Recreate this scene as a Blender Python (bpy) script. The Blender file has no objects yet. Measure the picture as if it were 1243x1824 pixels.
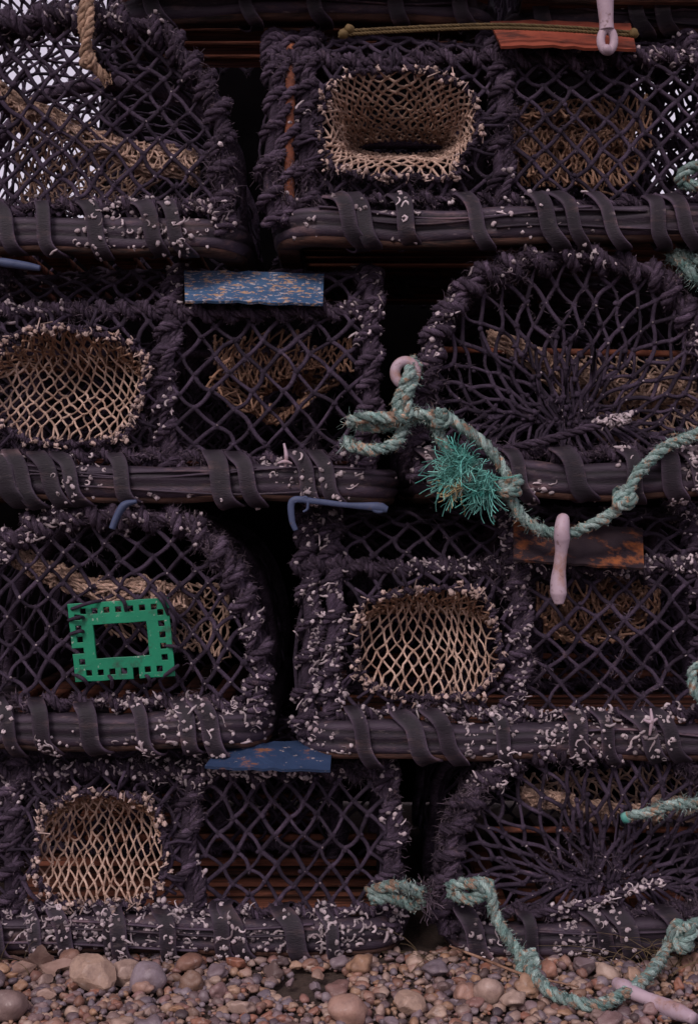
import bpy, bmesh, math, random
import numpy as np
from mathutils import Vector, noise
random.seed(7); rng=np.random.default_rng(7)
S=bpy.context.scene
CAMD=2.4; CZ=0.793; GY=1705.0
def X(px): return (px-621.5)/1000.0
def Z(py): return (GY-py)/1000.0
def W(px,py,y=0.0):
    k=(CAMD+y)/CAMD
    return np.array([X(px)*k, y, CZ+(Z(py)-CZ)*k])
def GYd(py,h=.015):
    """depth of a thing lying h above the ground"""
    return CAMD*((CZ-h)/(CZ-Z(py))-1)
# ------------------------------------------------------------ materials
def newmat(name):
    m=bpy.data.materials.new(name); m.use_nodes=True
    nt=m.node_tree; b=nt.nodes['Principled BSDF']; return m,nt,b
def N(nt,t,**kw):
    n=nt.nodes.new(t)
    for k,v in kw.items():
        if k in n.inputs: n.inputs[k].default_value=v
        else: setattr(n,k,v)
    return n
def mixc(nt,fac,a,b,blend='MIX'):
    n=nt.nodes.new('ShaderNodeMix'); n.data_type='RGBA'; n.blend_type=blend
    for sock,v in ((n.inputs[0],fac),(n.inputs[6],a),(n.inputs[7],b)):
        if isinstance(v,(float,int)): sock.default_value=v
        elif isinstance(v,tuple): sock.default_value=(*v,1)
        else: nt.links.new(v,sock)
    return n.outputs[2]
def ramp(nt,v,stops):
    r=nt.nodes.new('ShaderNodeValToRGB'); nt.links.new(v,r.inputs[0])
    e=r.color_ramp.elements
    while len(e)<len(stops): e.new(0.5)
    for i,(p,c) in enumerate(stops):
        e[i].position=p; e[i].color=(c,c,c,1) if not isinstance(c,tuple) else (*c,1)
    return r.outputs[0]
def coords(nt,scale=(1,1,1)):
    tc=nt.nodes.new('ShaderNodeTexCoord'); mp=nt.nodes.new('ShaderNodeMapping')
    mp.inputs['Scale'].default_value=scale
    nt.links.new(tc.outputs['Object'],mp.inputs[0]); return mp.outputs[0]
def nz(nt,co,scale,detail=4,rough=.6):
    n=N(nt,'ShaderNodeTexNoise'); n.inputs['Scale'].default_value=scale
    n.inputs['Detail'].default_value=detail; n.inputs['Roughness'].default_value=rough
    nt.links.new(co,n.inputs['Vector']); return n.outputs[0]
def basic(name,c1,c2,scale=25,rough=.9,bump=.4,bscale=250,c3=None,c3lo=.6,c3hi=.68,c3scale=60,stretch=(1,1,1),var=(.55,1.35),spec=.3,c4=None,c4lo=.6,c4hi=.64,c4scale=70,fib=0):
    m,nt,b=newmat(name); co=coords(nt,stretch)
    f=ramp(nt,nz(nt,co,scale),[(.3,0.0),(.7,1.0)])
    c=mixc(nt,f,c1,c2)
    if c3:
        g=ramp(nt,nz(nt,co,c3scale,6,.7),[(c3lo,0.0),(c3hi,1.0)])
        c=mixc(nt,g,c,c3)
    if c4:
        g=ramp(nt,nz(nt,co,c4scale,5,.6),[(c4lo,0.0),(c4hi,1.0)])
        c=mixc(nt,g,c,c4)
    at=N(nt,'ShaderNodeAttribute',attribute_name='rnd')
    mr=N(nt,'ShaderNodeMapRange'); nt.links.new(at.outputs['Fac'],mr.inputs[0])
    mr.inputs[3].default_value=var[0]; mr.inputs[4].default_value=var[1]
    c=mixc(nt,1.0,c,mr.outputs[0],'MULTIPLY')
    bp=N(nt,'ShaderNodeBump'); bp.inputs['Strength'].default_value=bump; bp.inputs['Distance'].default_value=.002
    if fib:   # fibres running along each strand
        af=N(nt,'ShaderNodeAttribute',attribute_name='fib')
        fn=nz(nt,af.outputs['Vector'],3.0,3,.7)
        c=mixc(nt,fib,c,mixc(nt,1.0,c,ramp(nt,fn,[(.30,.25),(.50,.9),(.70,2.1)]),'MULTIPLY'))
        nt.links.new(fn,bp.inputs['Height'])
        bp2=N(nt,'ShaderNodeBump'); bp2.inputs['Strength'].default_value=bump*.5; bp2.inputs['Distance'].default_value=.002
        nt.links.new(nz(nt,co,bscale,3),bp2.inputs['Height']); nt.links.new(bp2.outputs[0],bp.inputs['Normal'])
    else: nt.links.new(nz(nt,co,bscale,3),bp.inputs['Height'])
    nt.links.new(c,b.inputs['Base Color'])
    b.inputs['Roughness'].default_value=rough; b.inputs['Specular IOR Level'].default_value=spec
    nt.links.new(bp.outputs[0],b.inputs['Normal'])
    return m
M={}
M['rope']=basic('black_rope',(.031,.021,.034),(.108,.078,.114),scale=26,bump=1.0,bscale=420,c3=(.21,.14,.15),c3lo=.62,c3hi=.78,c3scale=30,spec=.12,var=(.5,1.35),fib=.85)
M['net']=basic('black_netting',(.026,.018,.031),(.072,.051,.080),scale=30,bump=.9,bscale=520,c3=(.15,.095,.10),c3lo=.64,c3hi=.8,c3scale=30,rough=.8,spec=.18,fib=.6)
M['fuzz']=basic('rope_fibres',(.05,.035,.048),(.20,.15,.185),scale=20,bump=0,var=(.3,1.2),spec=.1)
M['rubber']=basic('black_rubber',(.014,.010,.0155),(.036,.025,.037),scale=18,bump=.6,bscale=300,c3=(.10,.060,.060),c3lo=.54,c3hi=.78,c3scale=20,rough=.62,stretch=(.5,1,1.6),var=(.6,4.0),spec=.32,c4=(.11,.085,.09),c4lo=.62,c4hi=.74,c4scale=60)
M['tan']=basic('tan_netting',(.40,.255,.19),(.70,.51,.41),scale=30,bump=.6,bscale=500,c3=(.22,.115,.08),c3lo=.50,c3hi=.70,c3scale=22,var=(.6,1.2),spec=.1,fib=.4)
M['tan2']=basic('old_tan_netting',(.34,.215,.16),(.60,.42,.33),scale=30,bump=.6,bscale=500,c3=(.15,.08,.06),c3lo=.54,c3hi=.70,c3scale=22,var=(.55,1.25),spec=.1,fib=.5)
M['brown']=basic('stained_netting',(.24,.13,.085),(.42,.26,.18),scale=30,bump=.6,bscale=500,c3=(.09,.045,.033),c3lo=.52,c3hi=.66,c3scale=25,spec=.1,fib=.4)
M['white']=basic('worm_casts',(.34,.26,.28),(.70,.60,.62),scale=40,bump=.3,var=(.4,1.1))
M['knot']=basic('cream_knots',(.34,.22,.18),(.64,.49,.44),scale=60,bump=.5,var=(.5,1.2))
M['wood']=basic('wood_slats',(.14,.045,.027),(.25,.092,.056),scale=14,bump=.9,bscale=120,c3=(.035,.014,.010),c3lo=.48,c3hi=.60,c3scale=26,stretch=(.12,1.3,1.6))
M['lip']=basic('worn_timber',(.040,.020,.015),(.12,.055,.040),scale=30,bump=1.,bscale=120,c3=(.014,.009,.009),c3lo=.44,c3hi=.6,c3scale=16,stretch=(.4,1.3,2))
M['rust']=basic('rusty_bar',(.19,.060,.032),(.07,.027,.020),scale=40,bump=.8,c3=(.36,.13,.06),c3lo=.57,c3hi=.70)
M['teal']=basic('turquoise_rope_fibre',(.16,.30,.27),(.43,.53,.49),scale=50,bump=1.,bscale=500,c3=(.46,.31,.22),c3lo=.54,c3hi=.59,c3scale=60,var=(.5,1.15),c4=(.06,.12,.11),c4lo=.57,c4hi=.66,c4scale=95,spec=.12,fib=.75)
M['tealf']=basic('frayed_turquoise',(.04,.30,.25),(.26,.58,.50),scale=30,bump=0,var=(.3,1.4))
M['straw']=basic('straw_fibres',(.45,.34,.16),(.55,.43,.25),scale=30,bump=0)
M['tanrope']=basic('tan_rope_fibre',(.30,.185,.125),(.52,.35,.25),scale=40,bump=.8,bscale=500,spec=.1,fib=.6)
M['lilac']=basic('pale_plastic',(.38,.28,.33),(.52,.40,.45),scale=14,bump=.25,bscale=120,rough=.5,c3=(.34,.17,.10),c3lo=.50,c3hi=.68,c3scale=16,var=(.85,1.1),c4=(.2,.13,.13),c4lo=.60,c4hi=.70,c4scale=90)
M['bluepl']=basic('blue_plastic',(.040,.055,.11),(.075,.095,.175),scale=20,bump=.3,rough=.55,c3=(.10,.08,.09),c3lo=.58,c3hi=.68)
M['green']=basic('green_plastic',(.004,.16,.080),(.008,.24,.12),scale=12,bump=.25,bscale=160,rough=.42,c3=(.02,.075,.045),c3lo=.55,c3hi=.70,c3scale=40,var=(.9,1.1),c4=(.25,.36,.28),c4lo=.64,c4hi=.68,c4scale=90)
M['blue']=basic('blue_painted_board',(.030,.070,.150),(.065,.135,.25),scale=12,bump=.3,rough=.55,c3=(.46,.28,.17),c3lo=.555,c3hi=.575,c3scale=85,stretch=(.7,1,1.5),c4=(.46,.42,.44),c4lo=.585,c4hi=.605,c4scale=120)
M['blue2']=basic('worn_blue_board',(.018,.035,.080),(.035,.065,.14),scale=12,bump=.4,rough=.6,c3=(.26,.11,.06),c3lo=.56,c3hi=.64,c3scale=24,stretch=(.7,1,1.5),c4=(.34,.28,.28),c4lo=.64,c4hi=.66,c4scale=80)
M['orange']=basic('orange_board',(.22,.043,.024),(.35,.09,.05),scale=14,bump=.3,rough=.6,c3=(.09,.028,.02),c3lo=.52,c3hi=.64,c3scale=24,stretch=(.4,1,1.5))
M['dkboard']=basic('weathered_board',(.020,.014,.020),(.045,.03,.035),scale=14,bump=.4,rough=.5,c3=(.34,.11,.04),c3lo=.49,c3hi=.60,c3scale=11)
M['olive']=basic('bungee_cord',(.085,.055,.02),(.15,.10,.04),scale=30,bump=.4,rough=.7)
M['shade_sheet']=basic('near_black_shade_sheet',(.0012,.001,.0013),(.003,.0025,.003),scale=5,bump=.2,bscale=20,spec=0,rough=1)  # near-black stand-in for the shade deep inside the stack
M['leaf']=basic('dead_leaf',(.26,.16,.13),(.38,.26,.22),scale=30,bump=.5)
M['grass']=basic('dry_grass',(.10,.07,.04),(.18,.13,.07),scale=30,bump=0)
m,nt,b=newmat('pebble_stone'); co=coords(nt)
at=N(nt,'ShaderNodeAttribute',attribute_name='rnd')
c=ramp(nt,at.outputs['Fac'],[(0,(.10,.075,.095)),(.10,(.20,.16,.185)),(.22,(.32,.13,.08)),(.32,(.40,.28,.23)),(.44,(.13,.085,.09)),(.54,(.25,.20,.225)),(.66,(.20,.09,.06)),(.76,(.44,.32,.26)),(.88,(.37,.21,.125)),(1,(.055,.044,.056))])
c=mixc(nt,ramp(nt,nz(nt,co,45,6,.7),[(.42,0.0),(.75,.65)]),c,(.09,.05,.045))
c=mixc(nt,ramp(nt,nz(nt,co,80,5,.7),[(.58,0.0),(.7,.5)]),c,(.46,.37,.34))
nt.links.new(c,b.inputs['Base Color']); b.inputs['Roughness'].default_value=.5
bp=N(nt,'ShaderNodeBump'); bp.inputs['Strength'].default_value=.5; bp.inputs['Distance'].default_value=.003
nt.links.new(nz(nt,co,110,5),bp.inputs['Height']); nt.links.new(bp.outputs[0],b.inputs['Normal']); M['stone']=m
m,nt,b=newmat('earth'); co=coords(nt)
c=mixc(nt,ramp(nt,nz(nt,co,8,6),[(.35,0.0),(.7,1.0)]),(.035,.021,.017),(.09,.056,.042))
c=mixc(nt,ramp(nt,nz(nt,co,160,6,.8),[(.45,0.0),(.7,.7)]),c,(.17,.115,.09))
nt.links.new(c,b.inputs['Base Color']); b.inputs['Roughness'].default_value=.95
bp=N(nt,'ShaderNodeBump'); bp.inputs['Strength'].default_value=1; bp.inputs['Distance'].default_value=.006
nt.links.new(nz(nt,co,140,6,.8),bp.inputs['Height']); nt.links.new(bp.outputs[0],b.inputs['Normal']); M['earth']=m

# ------------------------------------------------------------ mesh builder
class MB:
    def __init__(s,name): s.name=name; s.V=[];s.F=[];s.m=[];s.r=[];s.fb=[];s.n=0;s.mats=[]
    def mi(s,k):
        if k not in s.mats: s.mats.append(k)
        return s.mats.index(k)
    def add(s,V,F,mat,rnd,fib=None):
        V=np.asarray(V,float).reshape(-1,3); F=np.asarray(F,int)
        s.V.append(V); s.F.append(F+s.n); s.m.append(np.full(len(F),s.mi(mat)))
        s.fb.append(V*60 if fib is None else np.asarray(fib,float).reshape(-1,3))
        r=np.asarray(rnd,float)
        if r.ndim==0: r=np.full(len(V),float(r))
        s.r.append(r.reshape(-1)); s.n+=len(V)
    def build(s,smooth=True,parent=None):
        V=np.concatenate(s.V); me=bpy.data.meshes.new(s.name)
        me.vertices.add(len(V)); me.vertices.foreach_set('co',V.ravel().astype(np.float32))
        loops=np.concatenate([f.ravel() for f in s.F]); cnt=np.concatenate([np.full(len(f),f.shape[1]) for f in s.F])
        st=np.concatenate([[0],np.cumsum(cnt)[:-1]])
        me.loops.add(len(loops)); me.loops.foreach_set('vertex_index',loops.astype(np.int32))
        me.polygons.add(len(cnt)); me.polygons.foreach_set('loop_start',st.astype(np.int32)); me.polygons.foreach_set('loop_total',cnt.astype(np.int32))
        me.polygons.foreach_set('material_index',np.concatenate(s.m).astype(np.int32))
        me.polygons.foreach_set('use_smooth',np.full(len(cnt),smooth))
        a=me.attributes.new('rnd','FLOAT','POINT'); a.data.foreach_set('value',np.concatenate(s.r).astype(np.float32))
        a=me.attributes.new('fib','FLOAT_VECTOR','POINT'); a.data.foreach_set('vector',np.concatenate(s.fb).ravel().astype(np.float32))
        for k in s.mats: me.materials.append(M[k])
        me.update(calc_edges=True)
        o=bpy.data.objects.new(s.name,me); S.collection.objects.link(o)
        if parent: o.parent=parent
        return o
def norm(a): return a/np.maximum(np.linalg.norm(a,axis=-1,keepdims=True),1e-9)
def resample(P,step=None,n=None):
    P=np.asarray(P,float); d=np.r_[0,np.cumsum(np.linalg.norm(np.diff(P,axis=0),axis=1))]
    if n is None: n=max(3,int(d[-1]/step)+1)
    t=np.linspace(0,d[-1],n); return np.stack([np.interp(t,d,P[:,i]) for i in range(3)],1)
def spline(pts,per=12):
    P=np.asarray(pts,float); P=np.vstack([2*P[0]-P[1],P,2*P[-1]-P[-2]]); out=[]
    for i in range(1,len(P)-2):
        t=np.linspace(0,1,per,endpoint=False)[:,None]
        a,b_,c_,d=P[i-1],P[i],P[i+1],P[i+2]
        out.append(.5*((2*b_)+(-a+c_)*t+(2*a-5*b_+4*c_-d)*t*t+(-a+3*b_-3*c_+d)*t**3))
    out.append(P[-2][None]); return np.vstack(out)
def frames(P):
    T=norm(np.gradient(P,axis=0)); n=len(P); Nn=np.zeros_like(P)
    r=np.array([0,0,1.]) if abs(T[0,2])<.9 else np.array([0,1.,0])
    v=np.cross(T[0],r); v/=np.linalg.norm(v); Nn[0]=v
    for i in range(1,n):
        v=v-T[i]*np.dot(v,T[i]); l=np.linalg.norm(v)
        if l<1e-6: v=np.cross(T[i],r); l=np.linalg.norm(v)
        v=v/l; Nn[i]=v
    return T,Nn,np.cross(T,Nn)
def gridfaces(n,k,wrap=True):
    i=np.arange(n-1)[:,None]; j=np.arange(k if wrap else k-1)[None]
    j2=(j+1)%k
    return np.stack([i*k+j,i*k+j2,(i+1)*k+j2,(i+1)*k+j],-1).reshape(-1,4)
def tube(mb,P,r,k=7,mat='rope',rnd=None,cap=True,sq=1.0):
    P=np.asarray(P,float); T,A,B=frames(P); n=len(P); r=np.broadcast_to(np.asarray(r,float),(n,))
    if rnd is None: rnd=random.random()
    if cap:
        P=np.vstack([P[0],P,P[-1]]); A=np.vstack([A[0],A,A[-1]]); B=np.vstack([B[0],B,B[-1]]); r=np.r_[1e-4,r,1e-4]; n+=2
    th=np.linspace(0,2*np.pi,k,endpoint=False)
    D=A[:,None]*np.cos(th)[None,:,None]+sq*B[:,None]*np.sin(th)[None,:,None]
    V=P[:,None]+D*r[:,None,None]
    s=np.r_[0,np.cumsum(np.linalg.norm(np.diff(P,axis=0),axis=1))][:,None]; a=th[None]-s*110; o=random.random()*100
    fib=np.stack([s*60+0*a+o,1.6*np.cos(a)+o,1.6*np.sin(a)],-1)
    mb.add(V,gridfaces(n,k),mat,rnd,fib); return V,D
def btubes(mb,A,ref,r,k,mat,rnd):
    A=np.asarray(A,float); Mn,n,_=A.shape
    if Mn==0: return
    T=norm(np.gradient(A,axis=1)); ref=np.broadcast_to(ref,(Mn,3))[:,None]
    U=norm(np.cross(T,ref)); Vv=np.cross(T,U); th=np.linspace(0,2*np.pi,k,endpoint=False)
    r=np.broadcast_to(np.asarray(r,float),(Mn,n))
    V=A[:,:,None]+(U[:,:,None]*np.cos(th)[:,None]+Vv[:,:,None]*np.sin(th)[:,None])*r[:,:,None,None]
    f=gridfaces(n,k); F=(f[None]+(np.arange(Mn)*n*k)[:,None,None]).reshape(-1,4)
    L=np.linalg.norm(A[:,-1]-A[:,0],axis=1)[:,None]*np.linspace(0,1,n)[None]; L=L[:,:,None]
    a=th[None,None]-L*170; o=rng.random((Mn,1,1))*100
    fib=np.stack([L*90+0*a+o,1.0*np.cos(a)+o,1.0*np.sin(a)+0*L],-1)
    mb.add(V,F,mat,np.repeat(np.broadcast_to(rnd,(Mn,)),n*k),fib)
def ico(sub):
    bm=bmesh.new(); bmesh.ops.create_icosphere(bm,subdivisions=sub,radius=1); 
    V=np.array([v.co[:] for v in bm.verts]); F=np.array([[v.index for v in f.verts] for f in bm.faces]); bm.free(); return V,F
ICO={i:ico(i) for i in (1,2,3)}
def blobs(mb,C,R,mat,rnd=None,sub=1,lump=.25):
    C=np.asarray(C,float).reshape(-1,3); n=len(C)
    if n==0: return
    V,F=ICO[sub]; R=np.asarray(R,float)
    if R.ndim<2: R=np.repeat(np.broadcast_to(R,(n,))[:,None],3,1)
    Q=norm(rng.normal(size=(n,4))); w,x,y,z=Q.T
    Rm=np.stack([1-2*(y*y+z*z),2*(x*y-z*w),2*(x*z+y*w),2*(x*y+z*w),1-2*(x*x+z*z),2*(y*z-x*w),2*(x*z-y*w),2*(y*z+x*w),1-2*(x*x+y*y)],-1).reshape(n,3,3)
    L=V[None]*(1+lump*rng.normal(size=(n,len(V),1))*.5)*R[:,None]
    L=np.einsum('nij,nkj->nki',Rm,L)+C[:,None]
    Fa=(F[None]+(np.arange(n)*len(V))[:,None,None]).reshape(-1,3)
    if rnd is None: rnd=rng.random(n)
    mb.add(L,Fa,mat,np.repeat(rnd,len(V)),fib=(L*400))
def twisted(mb,P,R,pitch,mat='rope',strands=3,k=6,samp=None,jit=.09):
    P=resample(P,pitch/9); T,A,B=frames(P); n=len(P); s=np.arange(n)*pitch/9
    ph=random.random()*6.28
    for i in range(strands):
        th=2*np.pi*s/pitch+2*np.pi*i/strands+ph
        off=A*np.cos(th)[:,None]+B*np.sin(th)[:,None]
        rr=R*(.52 if strands==3 else .62)*(1+jit*rng.normal(size=n))
        C=P+off*(R*.54)+rng.normal(size=(n,3))*R*.05
        V,D=tube(mb,C,rr,k,mat,rnd=random.random())
        if samp is not None:
            outw=(D[1:-1]*off[:,None]).sum(-1)>.2
            samp.append(np.concatenate([V[1:-1][outw],D[1:-1][outw]],1))
def wrap(mb,P,core,rr,pitch,samp=None,mat='rope',loose=.2,twist=None,core_mat=None):
    P=resample(P,.006); T,A,B=frames(P); n=len(P)
    if core_mat: tube(mb,P,core,8,core_mat)
    else: twisted(mb,P,core,core*5,mat,samp=samp)
    sd=random.random()*50
    wob=np.array([noise.noise(Vector((i*.035+sd,1,2))) for i in range(n)])
    w2=np.array([noise.noise(Vector((i*.08+sd,5,9))) for i in range(n)])
    ds=.006/(pitch*(1+.6*w2)); th=2*np.pi*np.cumsum(ds)+wob*2.6+random.random()*6
    off=(core+rr*.65)*(1+loose*wob)
    H=P+(A*np.cos(th)[:,None]+B*np.sin(th)[:,None])*off[:,None]
    twisted(mb,H,rr,twist or rr*5,mat,samp=samp)
def fuzz(mb,samp,n,L=.014,mat='fuzz',wd=.00055,droop=.3,lay=.9):
    Sm=np.concatenate(samp) if isinstance(samp,list) else samp
    idx=rng.integers(0,len(Sm),n); p=Sm[idx,:3]; d=Sm[idx,3:6]
    cl=np.array([noise.noise(Vector((q*9).tolist())) for q in p]); l0=rng.uniform(.3,1.2,n)*(.6+3.6*np.clip(cl,0,.5))
    p=p-d*.001
    d=norm(d+rng.normal(size=(n,3))*lay); l=L*l0[:,None]
    w=norm(np.cross(d,rng.normal(size=(n,3))))*wd
    p1=p+d*l*.5; d2=norm(d+rng.normal(size=(n,3))*.6+np.array([0,0,-droop])); p2=p1+d2*l*.5
    V=np.stack([p-w,p+w,p1+w,p1-w,p2+w*.4,p2-w*.4],1)
    F=np.array([[0,1,2,3],[3,2,4,5]]); F=(F[None]+(np.arange(n)*6)[:,None,None]).reshape(-1,4)
    mb.add(V,F,mat,np.repeat(rng.random(n)**1.5,6))
def worms(mb,samp,n,r=.0019,L=.021,front=True,mat='white',thr=None):
    Sa=np.concatenate(samp) if isinstance(samp,list) else samp
    if front: Sa=Sa[Sa[:,4]<-.15]
    if len(Sa)==0 or n<1: return
    if thr is None: thr=.12-n/7000
    for (m_,rr,LL) in ((int(n*.5),r,L),(int(n*.55),r*1.7,L*.5)):
        idx=rng.integers(0,len(Sa),int(m_*8)); Sm=Sa[idx]
        cl=np.array([noise.noise(Vector((q*11+3).tolist()))*.7+noise.noise(Vector((q*3.5+9).tolist()))*.7 for q in Sm[:,:3]]); Sm=Sm[cl>thr+rng.normal(size=len(cl))*.08][:m_]
        k=len(Sm)
        if k==0: continue
        nr=norm(Sm[:,3:6]); t=norm(np.cross(nr,rng.normal(size=(k,3)))); bb=np.cross(nr,t)
        K=6; p=Sm[:,:3]+nr*rr*.1; a=rng.uniform(0,6.28,k); st=LL/K*rng.uniform(.4,1.5,k); cur=rng.normal(size=k)*.8
        P=[p]
        for i in range(K-1):
            a=a+cur+rng.normal(size=k)*.4; p=p+(t*np.cos(a)[:,None]+bb*np.sin(a)[:,None])*st[:,None]; P.append(p)
        rad=rr*rng.uniform(.5,1.5,k)[:,None]*np.array([.4,1,1.1,1,.9,.3])*rng.uniform(.75,1.25,(k,6))
        btubes(mb,np.stack(P,1),nr,rad,5,mat,rng.random(k))
def net(mb,Sf,nu,nv,r=.0036,mat='net',wrapu=False,clip=None,jit=.003,kn=1.75,k=6,ref=(0,-1,0),lowf=.008,white=0,knots=True,skip=0,npt=5,bend=.06,hairs=0):
    nodes={}; 
    def nd(i,j):
        if wrapu: i%=nu
        if (i,j) in nodes: return nodes[(i,j)]
        u=(i+.5*(j%2))/nu; 
        if not wrapu: u=min(max(u,0),1)
        v=j/nv; p=np.array(Sf(u,v),float)
        edge=(j in(0,nv)) or (not wrapu and u in(0,1))
        if not edge:
            p=p+rng.normal(size=3)*jit
            q=noise.noise_vector(Vector((p*5.5).tolist())); p=p+np.array(q[:])*lowf
        ins=True
        if clip: p,ins=clip(p)
        nodes[(i,j)]=(p,ins,edge); return nodes[(i,j)]
    E=[]
    for j in range(nv):
        rg=range(nu) if wrapu else (range(0,nu+1) if j%2==0 else range(-1,nu+1))
        for i in rg:
            if j%2==0: nb=[(i,j+1),(i-1,j+1)]
            else: nb=[(i,j+1),(i+1,j+1)]
            for (a,b_) in nb:
                if not wrapu:
                    lim=(0,nu) if b_%2==0 else (-1,nu)
                    if a<lim[0] or a>lim[1]: continue
                p,i1,_=nd(i,j); q,i2,_=nd(a,b_)
                if not(i1 or i2): continue
                if np.linalg.norm(p-q)<.002 or random.random()<skip: continue
                E.append((p,q))
    if not E: return
    E=np.array(E); n=len(E); t=np.linspace(0,1,npt)[None,:,None]
    Ln=np.linalg.norm(E[:,1]-E[:,0],axis=1)[:,None,None]
    A=E[:,:1]*(1-t)+E[:,1:]*t + np.sin(np.pi*t)*rng.normal(size=(n,1,3))*bend*Ln
    prof=1+.25*np.abs(np.linspace(-1,1,npt))**3
    btubes(mb,A,np.array(ref,float),r*prof[None]*rng.uniform(.8,1.2,n)[:,None],k,mat,rng.random(n))
    if knots:
        C=np.array([v[0] for v in nodes.values() if v[1]]); 
        R=r*kn*rng.uniform(.75,1.25,(len(C),3)); blobs(mb,C,R,mat,sub=1)
        blobs(mb,C+rng.normal(size=C.shape)*r*.8,R*.75,mat,sub=1)
        if hairs:
            q=np.repeat(C,hairs,0); d=norm(rng.normal(size=q.shape)); fuzz(mb,np.concatenate([q+d*r,d],1),len(q),L=.010)
            q=A[:,1:-1].reshape(-1,3); d=norm(rng.normal(size=q.shape)); fuzz(mb,np.concatenate([q+d*r*.8,d],1),len(q)*hairs//3,L=.006)
        if white: 
            idx=rng.choice(len(C),min(len(C),white),replace=False); D=np.tile([0,-1.,0],(len(idx),1))
            blobs(mb,C[idx]+D*r*kn*.8+rng.normal(size=(len(idx),3))*.002,rng.uniform(.0010,.003,(len(idx),3)),'white',rnd=rng.random(len(idx))*.6,sub=1,lump=.5)
def sweep(mb,P,prof,mat,rnd,samp=None,nzv=.002):
    P=np.asarray(P,float); T=norm(np.gradient(P,axis=0)); Nn=norm(np.cross(T,np.array([0,0,1.]))); up=np.array([0,0,1.])
    prof=np.asarray(prof,float); n=len(P); k=len(prof)
    V=P[:,None]+Nn[:,None]*prof[None,:,:1]+up*prof[None,:,1:2]
    V=V+np.array([[noise.noise(Vector((V[i,j]*np.array([9,9,30])).tolist()))*nzv for j in range(k)] for i in range(n)])[:,:,None]*(Nn[:,None]+up*.7)
    mb.add(V,gridfaces(n,k),mat,np.broadcast_to(rnd,(n,k)).reshape(-1))
    if samp is not None:
        D=norm(V-P[:,None]); samp.append(np.concatenate([V.reshape(-1,3),D.reshape(-1,3)],1))
def strap(mb,x,yc,zc,lean,w,hy,hz,th=.004,samp=None):
    n=34; ph=np.linspace(0,2*np.pi,n); p=.6
    c=np.cos(ph); s=np.sin(ph); cc=np.sign(c)*abs(c)**p; ss=np.sign(s)*abs(s)**p
    wob=.002*np.sin(ph*3+random.random()*6)+.003*np.sin(ph*2+random.random()*6)
    y=yc-(hy+wob)*cc; z=zc+(hz+wob)*ss
    xx=x-lean*np.sin(ph)*.5*(1+.15*random.random())+.008*np.cos(ph)*random.uniform(-1,1)+.003*np.sin(3*ph)
    ctr=np.stack([xx,y,z],1); out=norm(np.stack([0*c,-cc/hy,ss/hz],1))
    tan=norm(np.gradient(ctr,axis=0)); ac=norm(np.cross(out,tan))
    offs=[(-.5,0,1.),(-.5,1,.9),(-.43,1.15,.3),(-.2,1.1,.03),(.2,1.1,.03),(.43,1.15,.3),(.5,1,.9),(.5,0,1.)]
    V=np.stack([ctr+ac*(a*w)+out*(b_*th) for a,b_,_ in offs],1); R=np.tile([o[2] for o in offs],(n,1))*random.uniform(.5,1)
    mb.add(V,gridfaces(n,8,False),'rubber',R)
    if samp is not None: samp.append(np.concatenate([V[:,3:5].reshape(-1,3),np.repeat(out,2,0)],1))
BARP=[(.020,-.022),(.025,-.012),(.019,-.007),(.026,.000),(.027,.007),(.021,.012),(.025,.017),(.020,.024),(.010,.028),(-.012,.028),(-.022,.020),(-.024,-.020),(-.010,-.026),(.015,-.027)]
BARR=[.5,.35,.0,.3,.2,.0,.6,.3,.2,.1,.1,.1,.3,.6]
def bar(mb,xa,xb,zc,yc,depth,straps,samp,lean=.036,cr=.07,ha=1,woodlip=True):
    xa+=.03; xb-=.03; pts=[]
    pts+= [(xa,depth,zc),(xa,yc+cr*1.6,zc)] + [(xa+cr*(1-math.cos(a)),yc+cr*(1-math.sin(a)),zc) for a in np.linspace(0,math.pi/2,7)]
    pts+= [(xb-cr*(1-math.sin(a)),yc+cr*(1-math.cos(a)),zc) for a in np.linspace(0,math.pi/2,7)] + [(xb,yc+cr*1.6,zc),(xb,depth,zc)]
    P=resample(np.array(pts),.012); 
    P[:,2]+=np.array([noise.noise(Vector((q[0]*4,q[1]*4,zc*9)))*.012 for q in P])
    sweep(mb,P,np.array(BARP)*np.array([1,ha]),'rubber',np.array(BARR),samp,nzv=.007)
    if woodlip:
        lp=[(.014,-.037),(.018,-.030),(.016,-.024),(-.02,-.024),(-.02,-.037)]
        sweep(mb,P+np.array([0,.002,0]),np.array(lp)*np.array([1,ha]),'lip',.5,nzv=.006)
    for kk in range(5):
        z0=random.uniform(-.022,.024)*ha; a=random.uniform(.1,.6); 
        i0=int(len(P)*a); i1=min(len(P)-2,i0+int(len(P)*random.uniform(.15,.4)))
        Q=P[i0:i1].copy(); Q[:,1]-=.027; Q[:,2]+=z0+.008*np.sin(np.linspace(0,5,len(Q))+kk)
        if len(Q)>5 and abs(Q[0,1]-Q[-1,1])<.02: tube(mb,Q,.005,6,'rubber',rnd=random.uniform(.1,.7),sq=.45)
    for sx in straps:
        w=.028*random.uniform(.8,1.25)
        strap(mb,X(sx),yc,zc+.002,lean*random.uniform(.6,1.5),w,.036*random.uniform(.97,1.12),.0445*ha*random.uniform(.95,1.08),samp=samp)
def superprof(a,h,nexp,n=120):
    t=np.linspace(0,np.pi,n); p=2/nexp; c=np.cos(t)
    return np.stack([-a*np.sign(c)*abs(c)**p, h*np.abs(np.sin(t))**p],1)
def interp_prof(Pf):
    d=np.r_[0,np.cumsum(np.linalg.norm(np.diff(Pf,axis=0),axis=1))]; d/=d[-1]
    return lambda v:(np.interp(v,d,Pf[:,0]),np.interp(v,d,Pf[:,1]))
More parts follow.
